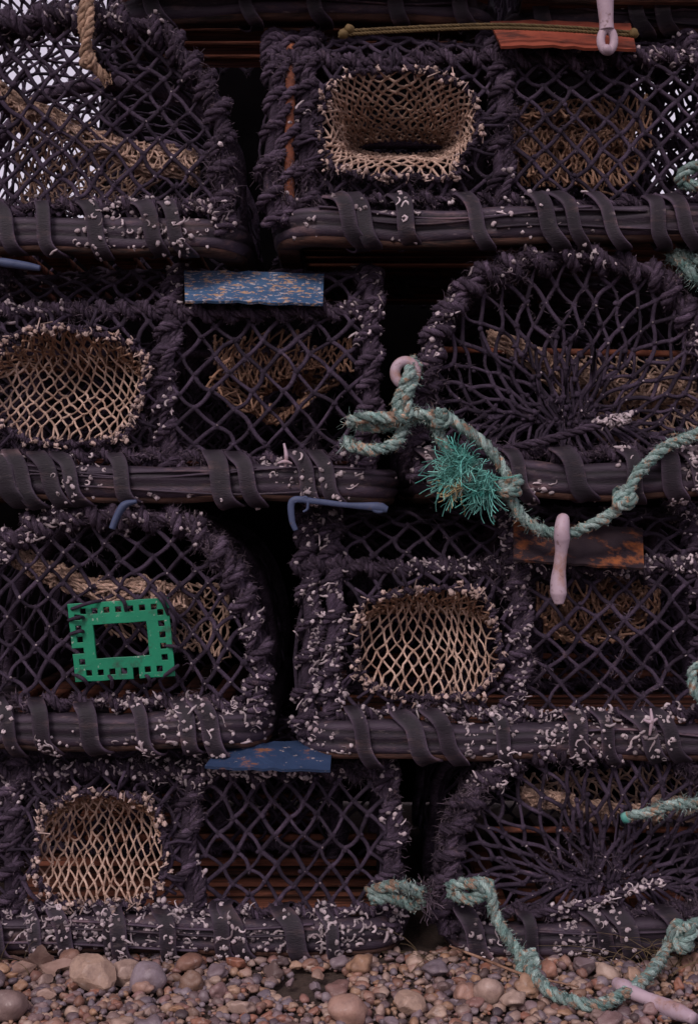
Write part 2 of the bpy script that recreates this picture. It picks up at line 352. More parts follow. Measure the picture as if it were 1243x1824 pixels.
def ring_fn(cx,cz,rx,rz,y0,e=.72):
    sd=random.random()*40
    def ring(u):
        a=2*math.pi*u; c,s=math.cos(a),math.sin(a)
        k=1+.11*noise.noise(Vector((c*1.7+sd,s*1.7,0)))
        return np.array([cx+rx*k*math.copysign(abs(c)**e,c),y0,cz+rz*k*math.copysign(abs(s)**e,s)])
    return ring
def ringcord(mb,ring,white):
    P=np.array([ring(u) for u in np.linspace(0,1,70)]); smp=[]
    wrap(mb,P+np.array([0,-.002,0]),.0036,.0040,.022,smp,mat='rope')
    fuzz(mb,smp,1400,L=.008)
    n=int(80*white+26); u=rng.random(n); C=np.array([ring(q) for q in u])+rng.normal(size=(n,3))*.0055+np.array([0,-.007,0])
    blobs(mb,C,rng.uniform(.0018,.0055,(n,3)),'knot',sub=2,lump=.6)
    btubes(mb,np.stack([C,C+rng.normal(size=(n,3))*.004,C+rng.normal(size=(n,3))*.006],1),(0.1,-1,.1),.0012,5,'knot',rng.random(n))
def funnel(mb,cx,cz,rx,rz,eye,er,depth,mat='tan',nu=44,nv=13,r=.0017,y0=-.004,curve=.8,white=.5):
    ring=ring_fn(cx,cz,rx,rz,y0)
    def Sf(u,v):
        a=2*math.pi*u; R=ring(u); E=np.array([eye[0]+er[0]*math.cos(a),y0+depth,eye[1]+er[1]*math.sin(a)])
        k=v**curve; p=R*(1-k)+E*k; p[1]=y0+depth*v**1.15; return p
    net(mb,Sf,nu,nv,r=r,mat=mat,wrapu=True,jit=.0016,lowf=.016,kn=1.5,k=5,ref=(.3,-1,.2),npt=3)
    ringcord(mb,ring,white)
def pocket(mb,cx,cz,rx,rz,cw,ch,depth=.10,mat='tan',r=.0019,y0=-.004,white=.5,conv=.34):
    """sagging entrance net: hung from the top of the ring, long vertical meshes"""
    ring=ring_fn(cx,cz,rx,rz,y0)
    nu=round(2*rx/cw*1.1); nv=round(2*rz/ch*2*1.05)
    def Sf(u,v):
        t=v*2-1; s=u*2-1
        x=cx+rx*1.06*s*(1-conv*(t+1)/2*.8+.10*(1-abs(t))); z=cz+rz*1.02*t-.012*math.cos(s*1.5)*(1-abs(t))
        return (x,y0,z)
    def clip(p):
        dx,dz=(p[0]-cx)/rx,(p[2]-cz)/rz; d=(abs(dx)**2.8+abs(dz)**2.8)**(1/2.8)
        if d>=1: 
            return np.array([cx+rx*dx/d,y0,cz+rz*dz/d]),False
        b_=depth*(1-d**2)**.6*(.55+.55*max(0,(dz+1)/2))
        return np.array([p[0],y0+b_+noise.noise(Vector((p*20).tolist()))*.012,p[2]]),True
    net(mb,Sf,nu,nv,r=r,mat=mat,clip=clip,jit=.0020,lowf=.030,kn=1.6,k=5,npt=3,ref=(.2,-1,.1))
    def Sr(u,v):
        s=u*2-1; a=math.pi*(.5-.46*s); R=np.array([cx+rx*math.cos(a)*.98,y0,cz+rz*math.sin(a)*.98]); E=np.array([cx+rx*.8*s,y0+depth*1.4,cz+rz*(.42)])
        return R*(1-v)+E*v
    net(mb,Sr,round(nu*1.3),7,r=r,mat='brown',jit=.002,lowf=.006,kn=1.5,k=5,npt=3,ref=(.2,-1,.1))
    ringcord(mb,ring,white)
def slats(mb,xa,xb,ya,yb,z,along='x',w=.058,gap=.02,mat='wood'):
    lo,hi=(ya,yb) if along=='x' else (xa,xb); p=lo
    while p+w<hi+.01:
        dz=random.uniform(-.003,.003); t=.008
        if along=='x': c=[(xa,p),(xb,p),(xb,p+w),(xa,p+w)]
        else: c=[(p,ya),(p+w,ya),(p+w,yb),(p,yb)]
        V=[(x,y,z+dz-t) for x,y in c]+[(x,y,z+dz+t) for x,y in c]
        mb.add(V,[[0,3,2,1],[4,5,6,7],[0,1,5,4],[1,2,6,5],[2,3,7,6],[3,0,4,7]],mat,random.random()); p+=w+gap
def quadnet(mb,quad,nu,nv,mt,r=.0020,lowf=.04):
    q=[np.array(c) for c in quad]
    def Sf(u,v): 
        p=(q[0]*(1-u)+q[1]*u)*(1-v)+(q[3]*(1-u)+q[2]*u)*v; p=p.copy(); p[1]+=.04*math.sin(math.pi*u)*math.sin(math.pi*v); return p
    net(mb,Sf,nu,nv,r=r,mat=mt,lowf=lowf,k=5,npt=3,jit=.003)
def side_pot(x0,x1,hoops,zb,h,ropez,straps,barx,entr=None,white=200,cell=(.052,.060),depth=.5,bary=0.0,inner=None,twin=(),cellr=.0036,wbar=.6,extra=()):
    mb=MB('lobster_pot'); smp=[]; bs=[]
    a=depth/2; pf=superprof(a,h,3.2); ip=interp_prof(pf)
    prof=lambda v:(ip(v)[0]+a+.012, ip(v)[1]+zb)
    L=np.linalg.norm(np.diff(pf,axis=0),axis=1).sum()
    vv=np.linspace(0,1,90)
    for hx in hoops:
        P=np.array([(hx,*prof(v)) for v in vv]); 
        P[:,0]+=np.array([noise.noise(Vector((hx*5,v*7,zb)))*.018 for v in vv])
        cut=P[:,1]<depth*.6
        wrap(mb,P[cut],.011,.0098,.046*random.uniform(.85,1.3),smp,core_mat='rope')
        wrap(mb,P[cut]+np.array([.012,-.006,0]),.0075,.0075,.10,smp)
        tube(mb,P[~cut],.016,6,'rope')
    for hx in twin:
        P=np.array([(hx,*prof(v)) for v in vv])[:50]; tube(mb,P+np.array([0,-.002,0]),.010,8,'rust'); wrap(mb,P,.010,.008,.07,smp)
    iv=np.interp(ropez,[prof(v)[1]-zb for v in vv[:45]],vv[:45]); yr=prof(iv)[0]
    P=np.array([(x,yr-.006+.006*math.sin(x*9),zb+ropez+.014*noise.noise(Vector((x*6,zb,1)))) for x in np.linspace(min(x0,hoops[0]),max(hoops[-1],x1),60)])
    wrap(mb,P,.0075,.008,.045,smp)
    P2=P.copy(); P2[:,2]+=.006; P2[:,1]+=.012; wrap(mb,P2,.006,.006,.034,smp)
    P=np.array([(x,.004,zb+.040+.004*math.sin(x*11)) for x in np.linspace(x0+.03,x1-.03,60)]); wrap(mb,P,.006,.007,.05,smp)
    for yy,zz in ((depth/2,h),(depth-.03,h*.7)):
        tube(mb,[(x0,yy,zb+zz),((x0+x1)/2,yy,zb+zz),(x1,yy,zb+zz)],.010,6,'rope')
    clip=None
    if entr:
        ex,ez,rx,rz=entr['e']
        def clip(p):
            if p[1]>.12: return p,True
            dx,dz=(p[0]-ex)/(rx+.004),(p[2]-ez)/(rz+.004); d=(abs(dx)**2.7+abs(dz)**2.7)**(1/2.7)
            if d>=1: return p,True
            d=max(d,1e-3); return np.array([ex+(rx+.004)*dx/d,-.002,ez+(rz+.004)*dz/d]),False
    for xa,xb in zip(hoops[:-1],hoops[1:]):
        if xb-xa<.08: continue
        nu=max(2,round((xb-xa)/cell[0])); nv=max(4,round(L/(cell[1]/2)))
        def Sf(u,v): y,z=prof(v); return (xa+(xb-xa)*u,y,z)
        net(mb,Sf,nu,nv,r=cellr,clip=clip,white=int(min(white,500)*.10),hairs=11,lowf=.014)
    for xe in (hoops[0],hoops[-1]):
        def Sf(u,v):
            y=.012+depth*u; hh=np.interp(y-.012-a,pf[:,0],pf[:,1]); return (xe,y,zb+hh*v)
        net(mb,Sf,8,10,r=.0034,ref=(1,0,0))
    slats(mb,x0+.02,x1-.02,.03,depth,zb+.008,'x')
    slats(mb,x0+.02,x1-.02,depth-.02,depth+.01,zb+.05,'x',w=.02)
    bar(mb,barx[0],barx[1],zb,bary,depth,straps,bs)
    if entr:
        wf=min(1,white/300)
        if 'pk' in entr: pocket(mb,ex,ez,rx,rz,*entr['pk'],white=wf)
        else: funnel(mb,ex,ez,rx,rz,entr['eye'],entr['er'],entr.get('d',.2),mat='tan',nu=entr.get('nu',44),nv=entr.get('nv',13),curve=entr.get('curve',.8),white=wf,r=entr.get('r',.0017))
        for i in range(10):
            A=random.uniform(0,6.28); p=np.array([ex+rx*math.cos(A),-.006,ez+rz*math.sin(A)]); q=p+np.array([math.cos(A)*.05,0,math.sin(A)*.04])
            tube(mb,[p,(p+q)/2+rng.normal(size=3)*.004,q],.003,6,'net')
    if inner:
        for (cx,cz,rx,rz,eye,mt) in inner:
            sd=random.random()*30
            def Sf(u,v):
                A=2*math.pi*u; kk=1+.5*noise.noise(Vector((math.cos(A)*1.5+sd,math.sin(A)*1.5,v*1.5))); R=np.array([cx+rx*kk*math.cos(A),.09+.05*math.cos(A),cz+rz*kk*math.sin(A)]); E=np.array([eye[0]+.05*math.cos(A),.26,eye[1]+.02*math.sin(A)])
                return R*(1-v)+E*v
            net(mb,Sf,28,10,r=.0021,mat=mt,wrapu=True,jit=.003,lowf=.05,k=5,npt=3,skip=.05)
            def Sh(u,v): return (cx-rx*1.25+2.5*rx*u,.08+.05*math.sin(3*u),cz+rz*.95-.03*math.sin(math.pi*u)-v*.05*(1+math.sin(u*7)*.4))
            net(mb,Sh,22,4,r=.0021,mat=mt,jit=.003,lowf=.02,k=5,npt=3)
    for e_ in extra: quadnet(mb,*e_)
    fuzz(mb,smp,int(40000*(x1-x0)),L=.0085)
    worms(mb,smp,white); worms(mb,bs,int(white*wbar))
    return mb.build()
def end_pot(cx,a,zb,h,straps,barx,kind='grid',gather=None,white=120,depth=.85,cell=(.05,.056),nexp=2.9,band=None,y0=.01,rod=None,innernets=(),wbar=.5,nfan=(22,9)):
    mb=MB('lobster_pot'); smp=[]; bs=[]
    pf=superprof(a,h,nexp); ip=interp_prof(pf); vv=np.linspace(0,1,110)
    ar=lambda v:(ip(v)[0]+cx, ip(v)[1]+zb)
    def archp(y,da=0): return np.array([(ar(v)[0]+.014*noise.noise(Vector((v*9,zb,y+7))),y+.012*noise.noise(Vector((v*6,zb,y))),ar(v)[1]+.014*noise.noise(Vector((v*9,zb+4,y)))) for v in vv])
    P=archp(y0); wrap(mb,P,.012,.0118,.05,smp,core_mat='rope',loose=.3); wrap(mb,P+np.array([0,-.010,0]),.008,.0085,.11,smp,loose=.4)
    wrap(mb,archp(y0+.045),.009,.009,.05,smp)
    for yy in (y0+.38,y0+depth): tube(mb,archp(yy),.016,6,'rope')
    L=np.linalg.norm(np.diff(pf,axis=0),axis=1).sum()
    for k in (.3,.5,.7):
        x,z=ar(k); tube(mb,[(x,y0,z),(x,y0+depth/2,z),(x,y0+depth,z)],.009,6,'rope')
    if kind=='grid':
        def clip(p):
            dx=abs((p[0]-cx)/a); dz=max(0,(p[2]-zb)/h); d=(dx**nexp+dz**nexp)**(1/nexp)
            if d<=1: return p,True
            return np.array([cx+(p[0]-cx)/d,p[1],zb+(p[2]-zb)/d]),False
        def Sf(u,v): return (cx-a*1.02+2.04*a*u,y0+.012*math.sin(v*3)*math.sin(u*3.1)-.004,zb+.03+(h*1.03-.03)*v)
        net(mb,Sf,round(2*a/cell[0]),round(h/(cell[1]/2)),clip=clip,white=int(white*.15),lowf=.022,r=.0036,hairs=11)
    else:
        gx,gz=gather
        def Sf(u,v):
            x,z=ar(u); k=v**1.12; g=np.array([gx+(u-.5)*.15,y0+.03,gz+.012*math.sin(u*20)]); 
            w=np.array([x,y0,z])*(1-k)+g*k; w[2]-=.035*math.sin(math.pi*v)*(1-abs(2*u-1)); return w
        net(mb,Sf,nfan[0],nfan[1],white=int(white*.2),lowf=.018,r=.0035,jit=.004,hairs=11)
        Q=[]
        for i in range(26):
            s=(i/25-.5); p=np.array([gx+s*.15,y0+.03,gz]); q=np.array([gx+s*.36+rng.normal()*.015,y0+.005,zb+.035]); mdl=(p+q)/2+rng.normal(size=3)*.010
            Q.append([p,mdl,q])
        btubes(mb,np.array(Q),(0,-1,.1),.0034,6,'net',rng.random(26))
        for i in range(9):
            s=rng.normal()*.28; P=np.array([[gx+s*(.04+.20*t)+.005*math.sin(t*9+i),y0-.002+.03*(1-t),gz-.005+t*(.11+.06*random.random())] for t in np.linspace(0,1,10)])
            tube(mb,P,.0034,6,'net'); blobs(mb,P[::3],.0058,'net')
        blobs(mb,np.array([gx,y0+.022,gz])+rng.normal(size=(45,3))*np.array([.04,.008,.014]),rng.uniform(.003,.0075,(45,3)),'net',sub=1)
        Ld=[(gx-.17,-.012,zb+.035),(gx-.05,-.02,zb+.062),(gx+.03,-.022,zb+.085),(gx+.10,-.014,zb+.105)]
        s2=[]; twisted(mb,spline(Ld),.008,.05,'rope',samp=s2); worms(mb,s2,55,thr=-.1)
    def Sr(u,v): x,z=ar(v); return (x,y0+depth*u,z)
    net(mb,Sr,round(depth/.085),round(L/.05),r=.0028,ref=(.3,.1,1),npt=3)
    def Sb(u,v): return (cx-a+2*a*u,y0+depth,zb+h*v*(1-abs(2*u-1)**4*.5))
    net(mb,Sb,9,11,r=.0034,npt=3)
    P=np.array([(x,0.0,zb+.042+.004*math.sin(x*11)) for x in np.linspace(cx-a+.03,cx+a-.03,60)]); wrap(mb,P,.006,.008,.05,smp)
    slats(mb,cx-a+.02,cx+a-.02,.03,depth,zb+.008,'y',w=.04,gap=.028)
    bar(mb,barx[0],barx[1],zb,0.0,depth,straps,bs)
    if band:
        for (p0,p1,wd,mt) in band:
            p0=np.array(p0);p1=np.array(p1); sd=random.random()*20
            def Sf(u,v):
                c=p0*(1-u)+p1*u; c=c+np.array([0,0,-.025*math.sin(math.pi*u)+.02*noise.noise(Vector((u*4+sd,0,0)))]); an=v*2*math.pi
                ww=wd*(.45+.5*u+.4*noise.noise(Vector((u*6+sd,3,0)))); return c+np.array([0,math.cos(an)*ww*.8,math.sin(an)*ww])
            net(mb,Sf,30,12,r=.0020,mat=mt,lowf=.012,k=5,npt=3,jit=.004)
            for q in range(24):
                Pq=np.array([Sf(u,q/24+.25*math.sin(u*5+q)) for u in np.linspace(0,1,18)])+rng.normal(size=(18,3))*.003; twisted(mb,Pq,.0028,.014,mt,k=5)
    for e_ in innernets: quadnet(mb,*e_)
    if rod: tube(mb,resample(np.array(rod),.05),.006,8,'rust')
    fuzz(mb,smp,int(50000*2*a),L=.0105)
    worms(mb,smp,white); worms(mb,bs,int(white*wbar))
    return mb.build()

# ------------------------------------------------------------ the stack
# row 1 (top)
end_pot(X(130),.272,Z(412),.385,[-60,15,95,170,268,318],(X(-170),X(442)),white=340,wbar=.35,
    band=[(W(-40,128,.05),W(352,312,.035),.026,'tan2')],
    innernets=[(W(20,190,.16),W(340,290,.10),W(200,370,.10),W(40,360,.2)) and ((W(20,190,.16),W(340,290,.10),W(200,370,.10),W(40,360,.2)),18,15,'tan2'),((W(-80,0,.5),W(200,0,.5),W(220,380,.5),W(-80,380,.5)),14,22,'net',.0034)])
side_pot(X(480),X(1500),[X(487),X(548),X(890),X(1262),X(1480)],Z(398),.385,.305,[617,645,718,845,975,1008,1082,1168,1210,1300,1400],(X(478),X(1560)),
    entr=dict(e=(X(708),Z(224),.136,.099),eye=(X(722),Z(204)),er=(.085,.014),d=.22,nu=44,nv=16,curve=.62,r=.0021),white=260,wbar=.25,twin=(X(515),),cell=(.050,.056),
    inner=[(X(1040),Z(250),.11,.08,(X(1060),Z(200)),'brown')],
    extra=[((W(1080,100,.30),W(1300,90,.30),W(1300,360,.30),W(1080,360,.30)),9,16,'net',.0038),((W(1060,80,.42),W(1300,120,.38),W(1300,360,.40),W(1060,360,.44)),10,14,'net',.0034),((W(900,190,.14),W(1150,170,.16),W(1130,330,.12),W(930,330,.10)),16,12,'brown',.0021)])
# row 2
side_pot(X(-320),X(680),[X(-300),X(-40),X(292),X(655)],Z(855),.40,.305,[-60,20,52,95,130,225,400,440,540,585],(X(-340),X(716)),
    entr=dict(e=(X(122),Z(688),.136,.102),pk=(.021,.031,.11)),white=480,cell=(.058,.064),wbar=.35,
    inner=[(X(500),Z(650),.10,.065,(X(480),Z(690)),'brown')])
end_pot(X(1012),.268,Z(848),.385,[775,925,1020,1120,1190,1235,1320],(X(728),X(1300)),kind='fan',gather=(X(1015),Z(745)),white=380,wbar=.6,
    rod=[W(760,622,.06),W(1300,632,.06)],
    band=[(W(870,600,.06),W(1250,700,.07),.024,'tan2')],
    innernets=[((W(900,620,.11),W(1260,650,.11),W(1260,775,.05),W(1080,775,.05)),20,14,'tan')])
# row 3
end_pot(X(190),.272,Z(1295),.375,[-60,20,85,170,265,335,372],(X(-100),X(490)),white=560,wbar=.35,
    band=[(W(10,985,.05),W(330,1060,.035),.026,'tan2')],
    innernets=[((W(150,1040,.10),W(400,1040,.06),W(410,1170,.06),W(200,1130,.12)),16,12,'tan2')])
side_pot(X(520),X(1500),[X(543),X(585),X(920),X(1262),X(1480)],Z(1312),.40,.30,[648,740,790,890,1030,1075,1145,1185,1290],(X(520),X(1560)),
    entr=dict(e=(X(762),Z(1143),.130,.099),pk=(.0195,.034,.09)),white=2100,wbar=.18,cell=(.055,.060),
    inner=[(X(1080),Z(1090),.09,.05,(X(1100),Z(1110)),'brown')])
# row 4
side_pot(X(-60),X(700),[X(-280),X(15),X(335),X(688)],Z(1662),.335,.275,[-150,10,75,125,195,225,300,405,430,525,590],(X(-300),X(733)),
    entr=dict(e=(X(180),Z(1510),.114,.103),pk=(.0165,.032,.09)),white=1700,wbar=.45,cell=(.053,.058))
end_pot(X(1065),.272,Z(1665),.33,[850,945,1065,1110,1200,1290],(X(785),X(1350)),kind='fan',gather=(X(1090),Z(1580)),white=420,wbar=.6,nfan=(22,8),
    band=[(W(930,1405,.05),W(1260,1440,.045),.020,'tan2')],
    innernets=[((W(930,1380,.11),W(1280,1360,.11),W(1280,1450,.11),W(950,1430,.11)),18,8,'tan2')],rod=[W(880,1478,.06),W(1260,1478,.06)])
# pots on top, only their bases are in the picture
tp=side_pot(X(180),X(900),[X(190),X(560),X(880)],Z(-38),.38,.29,[260,420,560,700,830],(X(160),X(905)),bary=.12,white=10)
side_pot(X(925),X(1700),[X(935),X(1290),X(1680)],Z(-32),.38,.29,[980,1160,1210,1330],(X(915),X(1720)),bary=.16,white=10)
# second rank of pots, added behind the long-side ones to darken the interiors
for (dx,py) in ((-.35,855),(.45,1312),(-.30,1662),(.30,398)):
    o=bpy.data.objects.new('lobster_pot',tp.data); S.collection.objects.link(o); o.location=(dx,.46,Z(py)-Z(-38)*.85); o.scale=(1,1,.85)

# added near-black sheet behind and beside the stack, keeps the interiors dark
mb=MB('added_shade_sheet'); pts=[(-1.55,.15),(-1.5,.9),(-1.2,1.25),(-.62,1.3),(0,1.32),(.72,1.3),(1.25,1.25),(1.55,.9),(1.6,.15)]
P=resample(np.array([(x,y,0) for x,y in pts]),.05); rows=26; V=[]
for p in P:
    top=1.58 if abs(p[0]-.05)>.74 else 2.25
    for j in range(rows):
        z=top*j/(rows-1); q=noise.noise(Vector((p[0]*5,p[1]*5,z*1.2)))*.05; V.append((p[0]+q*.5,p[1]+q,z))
mb.add(V,gridfaces(len(P),rows,False),'shade_sheet',.5); mb.build()

# ------------------------------------------------------------ boards
def board(name,c,mat,th=.005):
    mb=MB(name); c=[np.array(q) for q in c]; n=14; m_=6
    G=np.array([[ (c[0]*(1-u)+c[1]*u)*(1-v)+(c[3]*(1-u)+c[2]*u)*v+np.array([0,-.003*math.sin(u*7)-.008*math.sin(math.pi*u),.004*noise.noise(Vector((u*14,v*3,5)))]) for v in np.linspace(0,1,m_)] for u in np.linspace(0,1,n)])
    nn=norm(np.cross(c[1]-c[0],c[3]-c[0])); 
    mb.add(G,gridfaces(n,m_,False),mat,.5); mb.add(G+nn*th,gridfaces(n,m_,False)[:,::-1],mat,.5)
    idx=[(i,0) for i in range(n)]+[(n-1,j) for j in range(1,m_)]+[(i,m_-1) for i in range(n-2,-1,-1)]+[(0,j) for j in range(m_-2,0,-1)]
    R=np.array([[G[i,j],G[i,j]+nn*th] for i,j in idx+idx[:1]]); mb.add(R,gridfaces(len(R),2,False),mat,.2)
    return mb.build(smooth=False)
board('blue_painted_board',[W(328,482,.095),W(577,488,.095),W(575,541,-.005),W(330,536,-.005)],'blue')
board('blue_painted_board',[W(400,1322,.045),W(592,1318,.045),W(588,1371,-.055),W(365,1364,-.055)],'blue2')
board('orange_board',[W(872,38,.09),W(1122,42,.09),W(1132,88,-.01),W(892,82,-.01)],'orange')
board('weathered_board',[W(914,928,.075),W(1143,940,.075),W(1146,1012,-.03),W(914,996,-.03)],'dkboard')

# bungee
mb=MB('bungee_cord')
for d in (0,6): twisted(mb,spline([W(603,60+d,-.02),W(640,54+d,-.03),W(860,44+d,-.02),W(1000,48+d,-.02),W(1130,58+d,-.02)]),.0032,.02,'olive')
blobs(mb,[W(612,60,-.03),W(622,52,-.03),W(1128,60,-.03)],.009,'olive',sub=2); mb.build()

# ------------------------------------------------------------ turquoise ropes
def trope(mb,pts,R=.0108,mat='teal',pitch=.055):
    s=[]; P=spline([W(*p) for p in pts],14); P=P+np.array([[noise.noise(Vector((q*20+k*9).tolist()))*.004 for k in range(3)] for q in P]); twisted(mb,P,R,pitch,mat,samp=s,jit=.12); fuzz(mb,s,int(len(P)*9),L=.008,mat=mat,wd=.0005); return s
def knot(mb,px,py,y,R=.011,s=.015,mat='teal'):
    c=W(px,py,y)
    for k in range(2):
        ax=random.uniform(0,3.14); t=np.linspace(0,5.6,26)
        P=np.stack([c[0]+s*np.cos(t+ax)*(.8+.2*k),c[1]+s*.8*np.sin(t*1.0+k*1.6),c[2]+s*np.sin(t+ax+k)*.95],1); twisted(mb,P,R*.9,.05,mat)
def tuft(mb,c,dirn,n,L,mat,spread=.6,wd=.0009,droop=.05,wav=.12):
    c=np.asarray(c); p=c+rng.normal(size=(n,3))*.006; d=norm(np.array(dirn)+rng.normal(size=(n,3))*spread); P=[p]; K=8
    cur=rng.normal(size=(n,3))*.16; l=L*rng.uniform(.35,1.15,(n,1))/K
    for i in range(K-1): d=norm(d+cur+rng.normal(size=(n,3))*wav+np.array([0,0,-droop])); p=p+d*l; P.append(p)
    btubes(mb,np.stack(P,1),(.31,.2,.9),wd,4,mat,rng.random(n))
mb=MB('turquoise_rope')
trope(mb,[(735,640,-.02),(728,668,-.06),(712,700,-.05),(706,735,-.06),(716,765,-.05),(700,790,-.06),(660,803,-.07),(628,796,-.06),(622,783,-.03)])
trope(mb,[(742,648,-.01),(735,680,-.05),(724,715,-.065),(722,745,-.07),(690,746,-.075),(650,744,-.075),(622,748,-.06),(640,756,-.05),(690,760,-.055),(735,745,-.05)])
trope(mb,[(728,742,-.05),(760,738,-.06),(795,744,-.06),(842,774,-.06),(886,820,-.06),(915,865,-.06)])
trope(mb,[(735,735,-.06),(772,752,-.05),(786,790,-.055),(812,826,-.05),(858,858,-.05),(905,882,-.055)])
trope(mb,[(900,862,-.06),(915,895,-.06),(940,932,-.06),(985,950,-.062),(1040,942,-.06),(1090,912,-.06),(1118,878,-.06),(1138,840,-.055),(1180,800,-.05),(1243,770,-.05),(1330,745,-.05)])
knot(mb,908,866,-.065); knot(mb,1112,886,-.065); knot(mb,785,746,-.06,s=.012)
for (bx,by,t0,t1,kk) in ((838,822,140,215,12),(862,850,200,285,11),(822,838,170,260,7)):
    for i in range(kk):
        b0=W(bx+random.gauss(0,10),by+random.gauss(0,9),-.075); th=math.radians(random.uniform(t0,t1))
        tuft(mb,b0,(math.cos(th),-.25,math.sin(th)),20,random.uniform(.045,.085),'tealf',.12,wd=.0008,droop=.06,wav=.16)
tuft(mb,W(822,862,-.085),(-.9,-.2,-.2),55,.055,'straw',.3,wd=.0007,droop=.1,wav=.25)
tuft(mb,W(835,845,-.08),(-.5,-.1,-.7),60,.06,'teal',.3,wd=.0008,droop=.1,wav=.25)
blobs(mb,[W(845,830,-.062),W(856,845,-.062)],.010,'tealf',sub=2); mb.build()
def g(px,py,h=.012): return (px,py,GYd(py,h))
mb=MB('turquoise_rope')
trope(mb,[(798,1582,-.04),(835,1572,-.07),(868,1588,-.07),(878,1625,-.07),(905,1670,-.08),(935,1712,-.10),(962,1750,GYd(1750,.03)),g(1005,1780,.018),g(1055,1790,.018),g(1105,1775,.022),(1150,1742,GYd(1742,.035)),(1180,1700,-.10),(1205,1668,-.08),(1243,1645,-.07),(1320,1630,-.06)])
trope(mb,[(798,1590,-.04),(830,1602,-.065),(862,1596,-.07),(872,1575,-.06),(840,1572,-.055)])
knot(mb,940,1716,-.105); knot(mb,1212,1668,-.085,s=.018); mb.build()
mb=MB('turquoise_rope')
trope(mb,[(655,1590,-.04),(690,1580,-.065),(725,1582,-.06),(755,1600,-.05),(735,1615,-.05),(700,1600,-.06),(660,1606,-.06)])
tuft(mb,W(752,1596,-.05),(1,0,0),90,.05,'fuzz',.5,wav=.3); tuft(mb,W(742,1592,-.05),(1,0,.2),40,.03,'teal',.5,wd=.0006); mb.build()
mb=MB('turquoise_rope'); trope(mb,[(1112,1457,-.03),(1150,1446,-.045),(1195,1436,-.05),(1240,1430,-.04),(1320,1425,-.04)],R=.0095); 
tube(mb,[W(1110,1458,-.03),W(1118,1455,-.035)],.010,10,'tealf'); mb.build()
mb=MB('turquoise_rope'); trope(mb,[(1290,290,-.04),(1235,298,-.05),(1212,312,-.05),(1212,325,-.04),(1240,330,-.05),(1290,325,-.05)]); mb.build()
mb=MB('turquoise_rope'); trope(mb,[(1190,455,.03),(1215,470,0),(1235,490,-.02),(1290,540,-.02)],R=.009); trope(mb,[(1205,450,.03),(1230,462,0),(1270,470,-.02)],R=.009); mb.build()
mb=MB('turquoise_rope'); trope(mb,[(1290,1180,-.04),(1240,1190,-.05),(1232,1215,-.05),(1243,1240,-.05),(1290,1245,-.05)],R=.009); mb.build()
mb=MB('tan_rope')
trope(mb,[(150,-60,-.05),(152,0,-.05),(148,40,-.05),(155,85,-.05),(168,115,-.055),(190,142,-.05)],R=.0095,mat='tanrope',pitch=.045); trope(mb,[(165,-60,-.05),(160,0,-.055),(160,50,-.06),(152,95,-.06),(160,120,-.05)],R=.0085,mat='tanrope',pitch=.04)
knot(mb,158,108,-.06,R=.008,s=.010,mat='tanrope'); tuft(mb,W(188,140,-.05),(.3,0,-1),25,.016,'tanrope',.3); mb.build()

# ------------------------------------------------------------ plastic hooks
def prof_tube(mb,pts,rs,mat,k=14,sq=1.0):
    P=spline([W(*p) for p in pts],10); r=np.interp(np.linspace(0,1,len(P)),np.linspace(0,1,len(rs)),rs); tube(mb,P,r,k,mat,rnd=.5,sq=sq)
def eye(mb,px,py,y,rx,rz,r,mat,ax='f',n=36):
    c=W(px,py,y); t=np.linspace(0,2*np.pi,n)
    P=np.stack([c[0]+rx*np.cos(t)*(1 if ax=='f' else .35),c[1]+(0 if ax=='f' else 1)*rx*np.cos(t)*1.0,c[2]+rz*np.sin(t)],1); tube(mb,P,r,10,mat,rnd=.5,cap=False)
mb=MB('plastic_hook'); prof_tube(mb,[(1074,-40,-.06),(1077,0,-.06),(1079,35,-.06),(1080,54,-.06)],[.013,.015,.0125,.013],'lilac'); eye(mb,1081,72,-.06,.0115,.019,.0075,'lilac'); 
blobs(mb,[W(1081,89,-.06)],np.array([[.012,.009,.010]]),'lilac',sub=3,lump=0); mb.build()
mb=MB('plastic_hook'); prof_tube(mb,[(1000,940,-.072),(1002,925,-.078),(1000,945,-.086),(1000,968,-.082),(997,1000,-.075),(994,1030,-.07),(994,1055,-.07),(995,1076,-.07)],[.008,.011,.013,.014,.0105,.0110,.0138,.0145,.008],'lilac'); eye(mb,1000,944,-.064,.020,.018,.008,'lilac','s'); mb.build()
mb=MB('plastic_hook'); eye(mb,722,664,-.045,.018,.020,.0095,'lilac'); prof_tube(mb,[(722,686,-.045),(718,720,-.03),(715,770,-.03)],[.008,.009,.011],'lilac'); mb.build()
mb=MB('plastic_hook'); prof_tube(mb,[(1096,1750,GYd(1750,.028)),(1118,1764,GYd(1764,.026)),(1150,1778,GYd(1778,.022)),(1190,1795,GYd(1795,.018)),(1236,1815,GYd(1815,.016))],[.009,.0145,.0115,.0105,.0125,.0145,.009],'lilac'); mb.build()
mb=MB('blue_plastic_hook'); prof_tube(mb,[(527,945,-.05),(520,925,-.05),(522,892,-.05),(560,893,-.05),(620,900,-.05),(672,903,-.05),(690,908,-.05)],[.0045,.0055,.0065,.0055,.0048,.0085,.006],'bluepl',sq=.7); prof_tube(mb,[(524,895,-.05),(545,886,-.05),(548,905,-.05),(540,912,-.05)],[.004,.004,.003],'bluepl',sq=.7); eye(mb,675,905,-.05,.010,.006,.004,'bluepl'); mb.build()
mb=MB('blue_plastic_hook'); prof_tube(mb,[(244,893,-.055),(222,900,-.055),(208,922,-.055),(200,942,-.055)],[.005,.0105,.009,.008],'bluepl',sq=.7); mb.build()
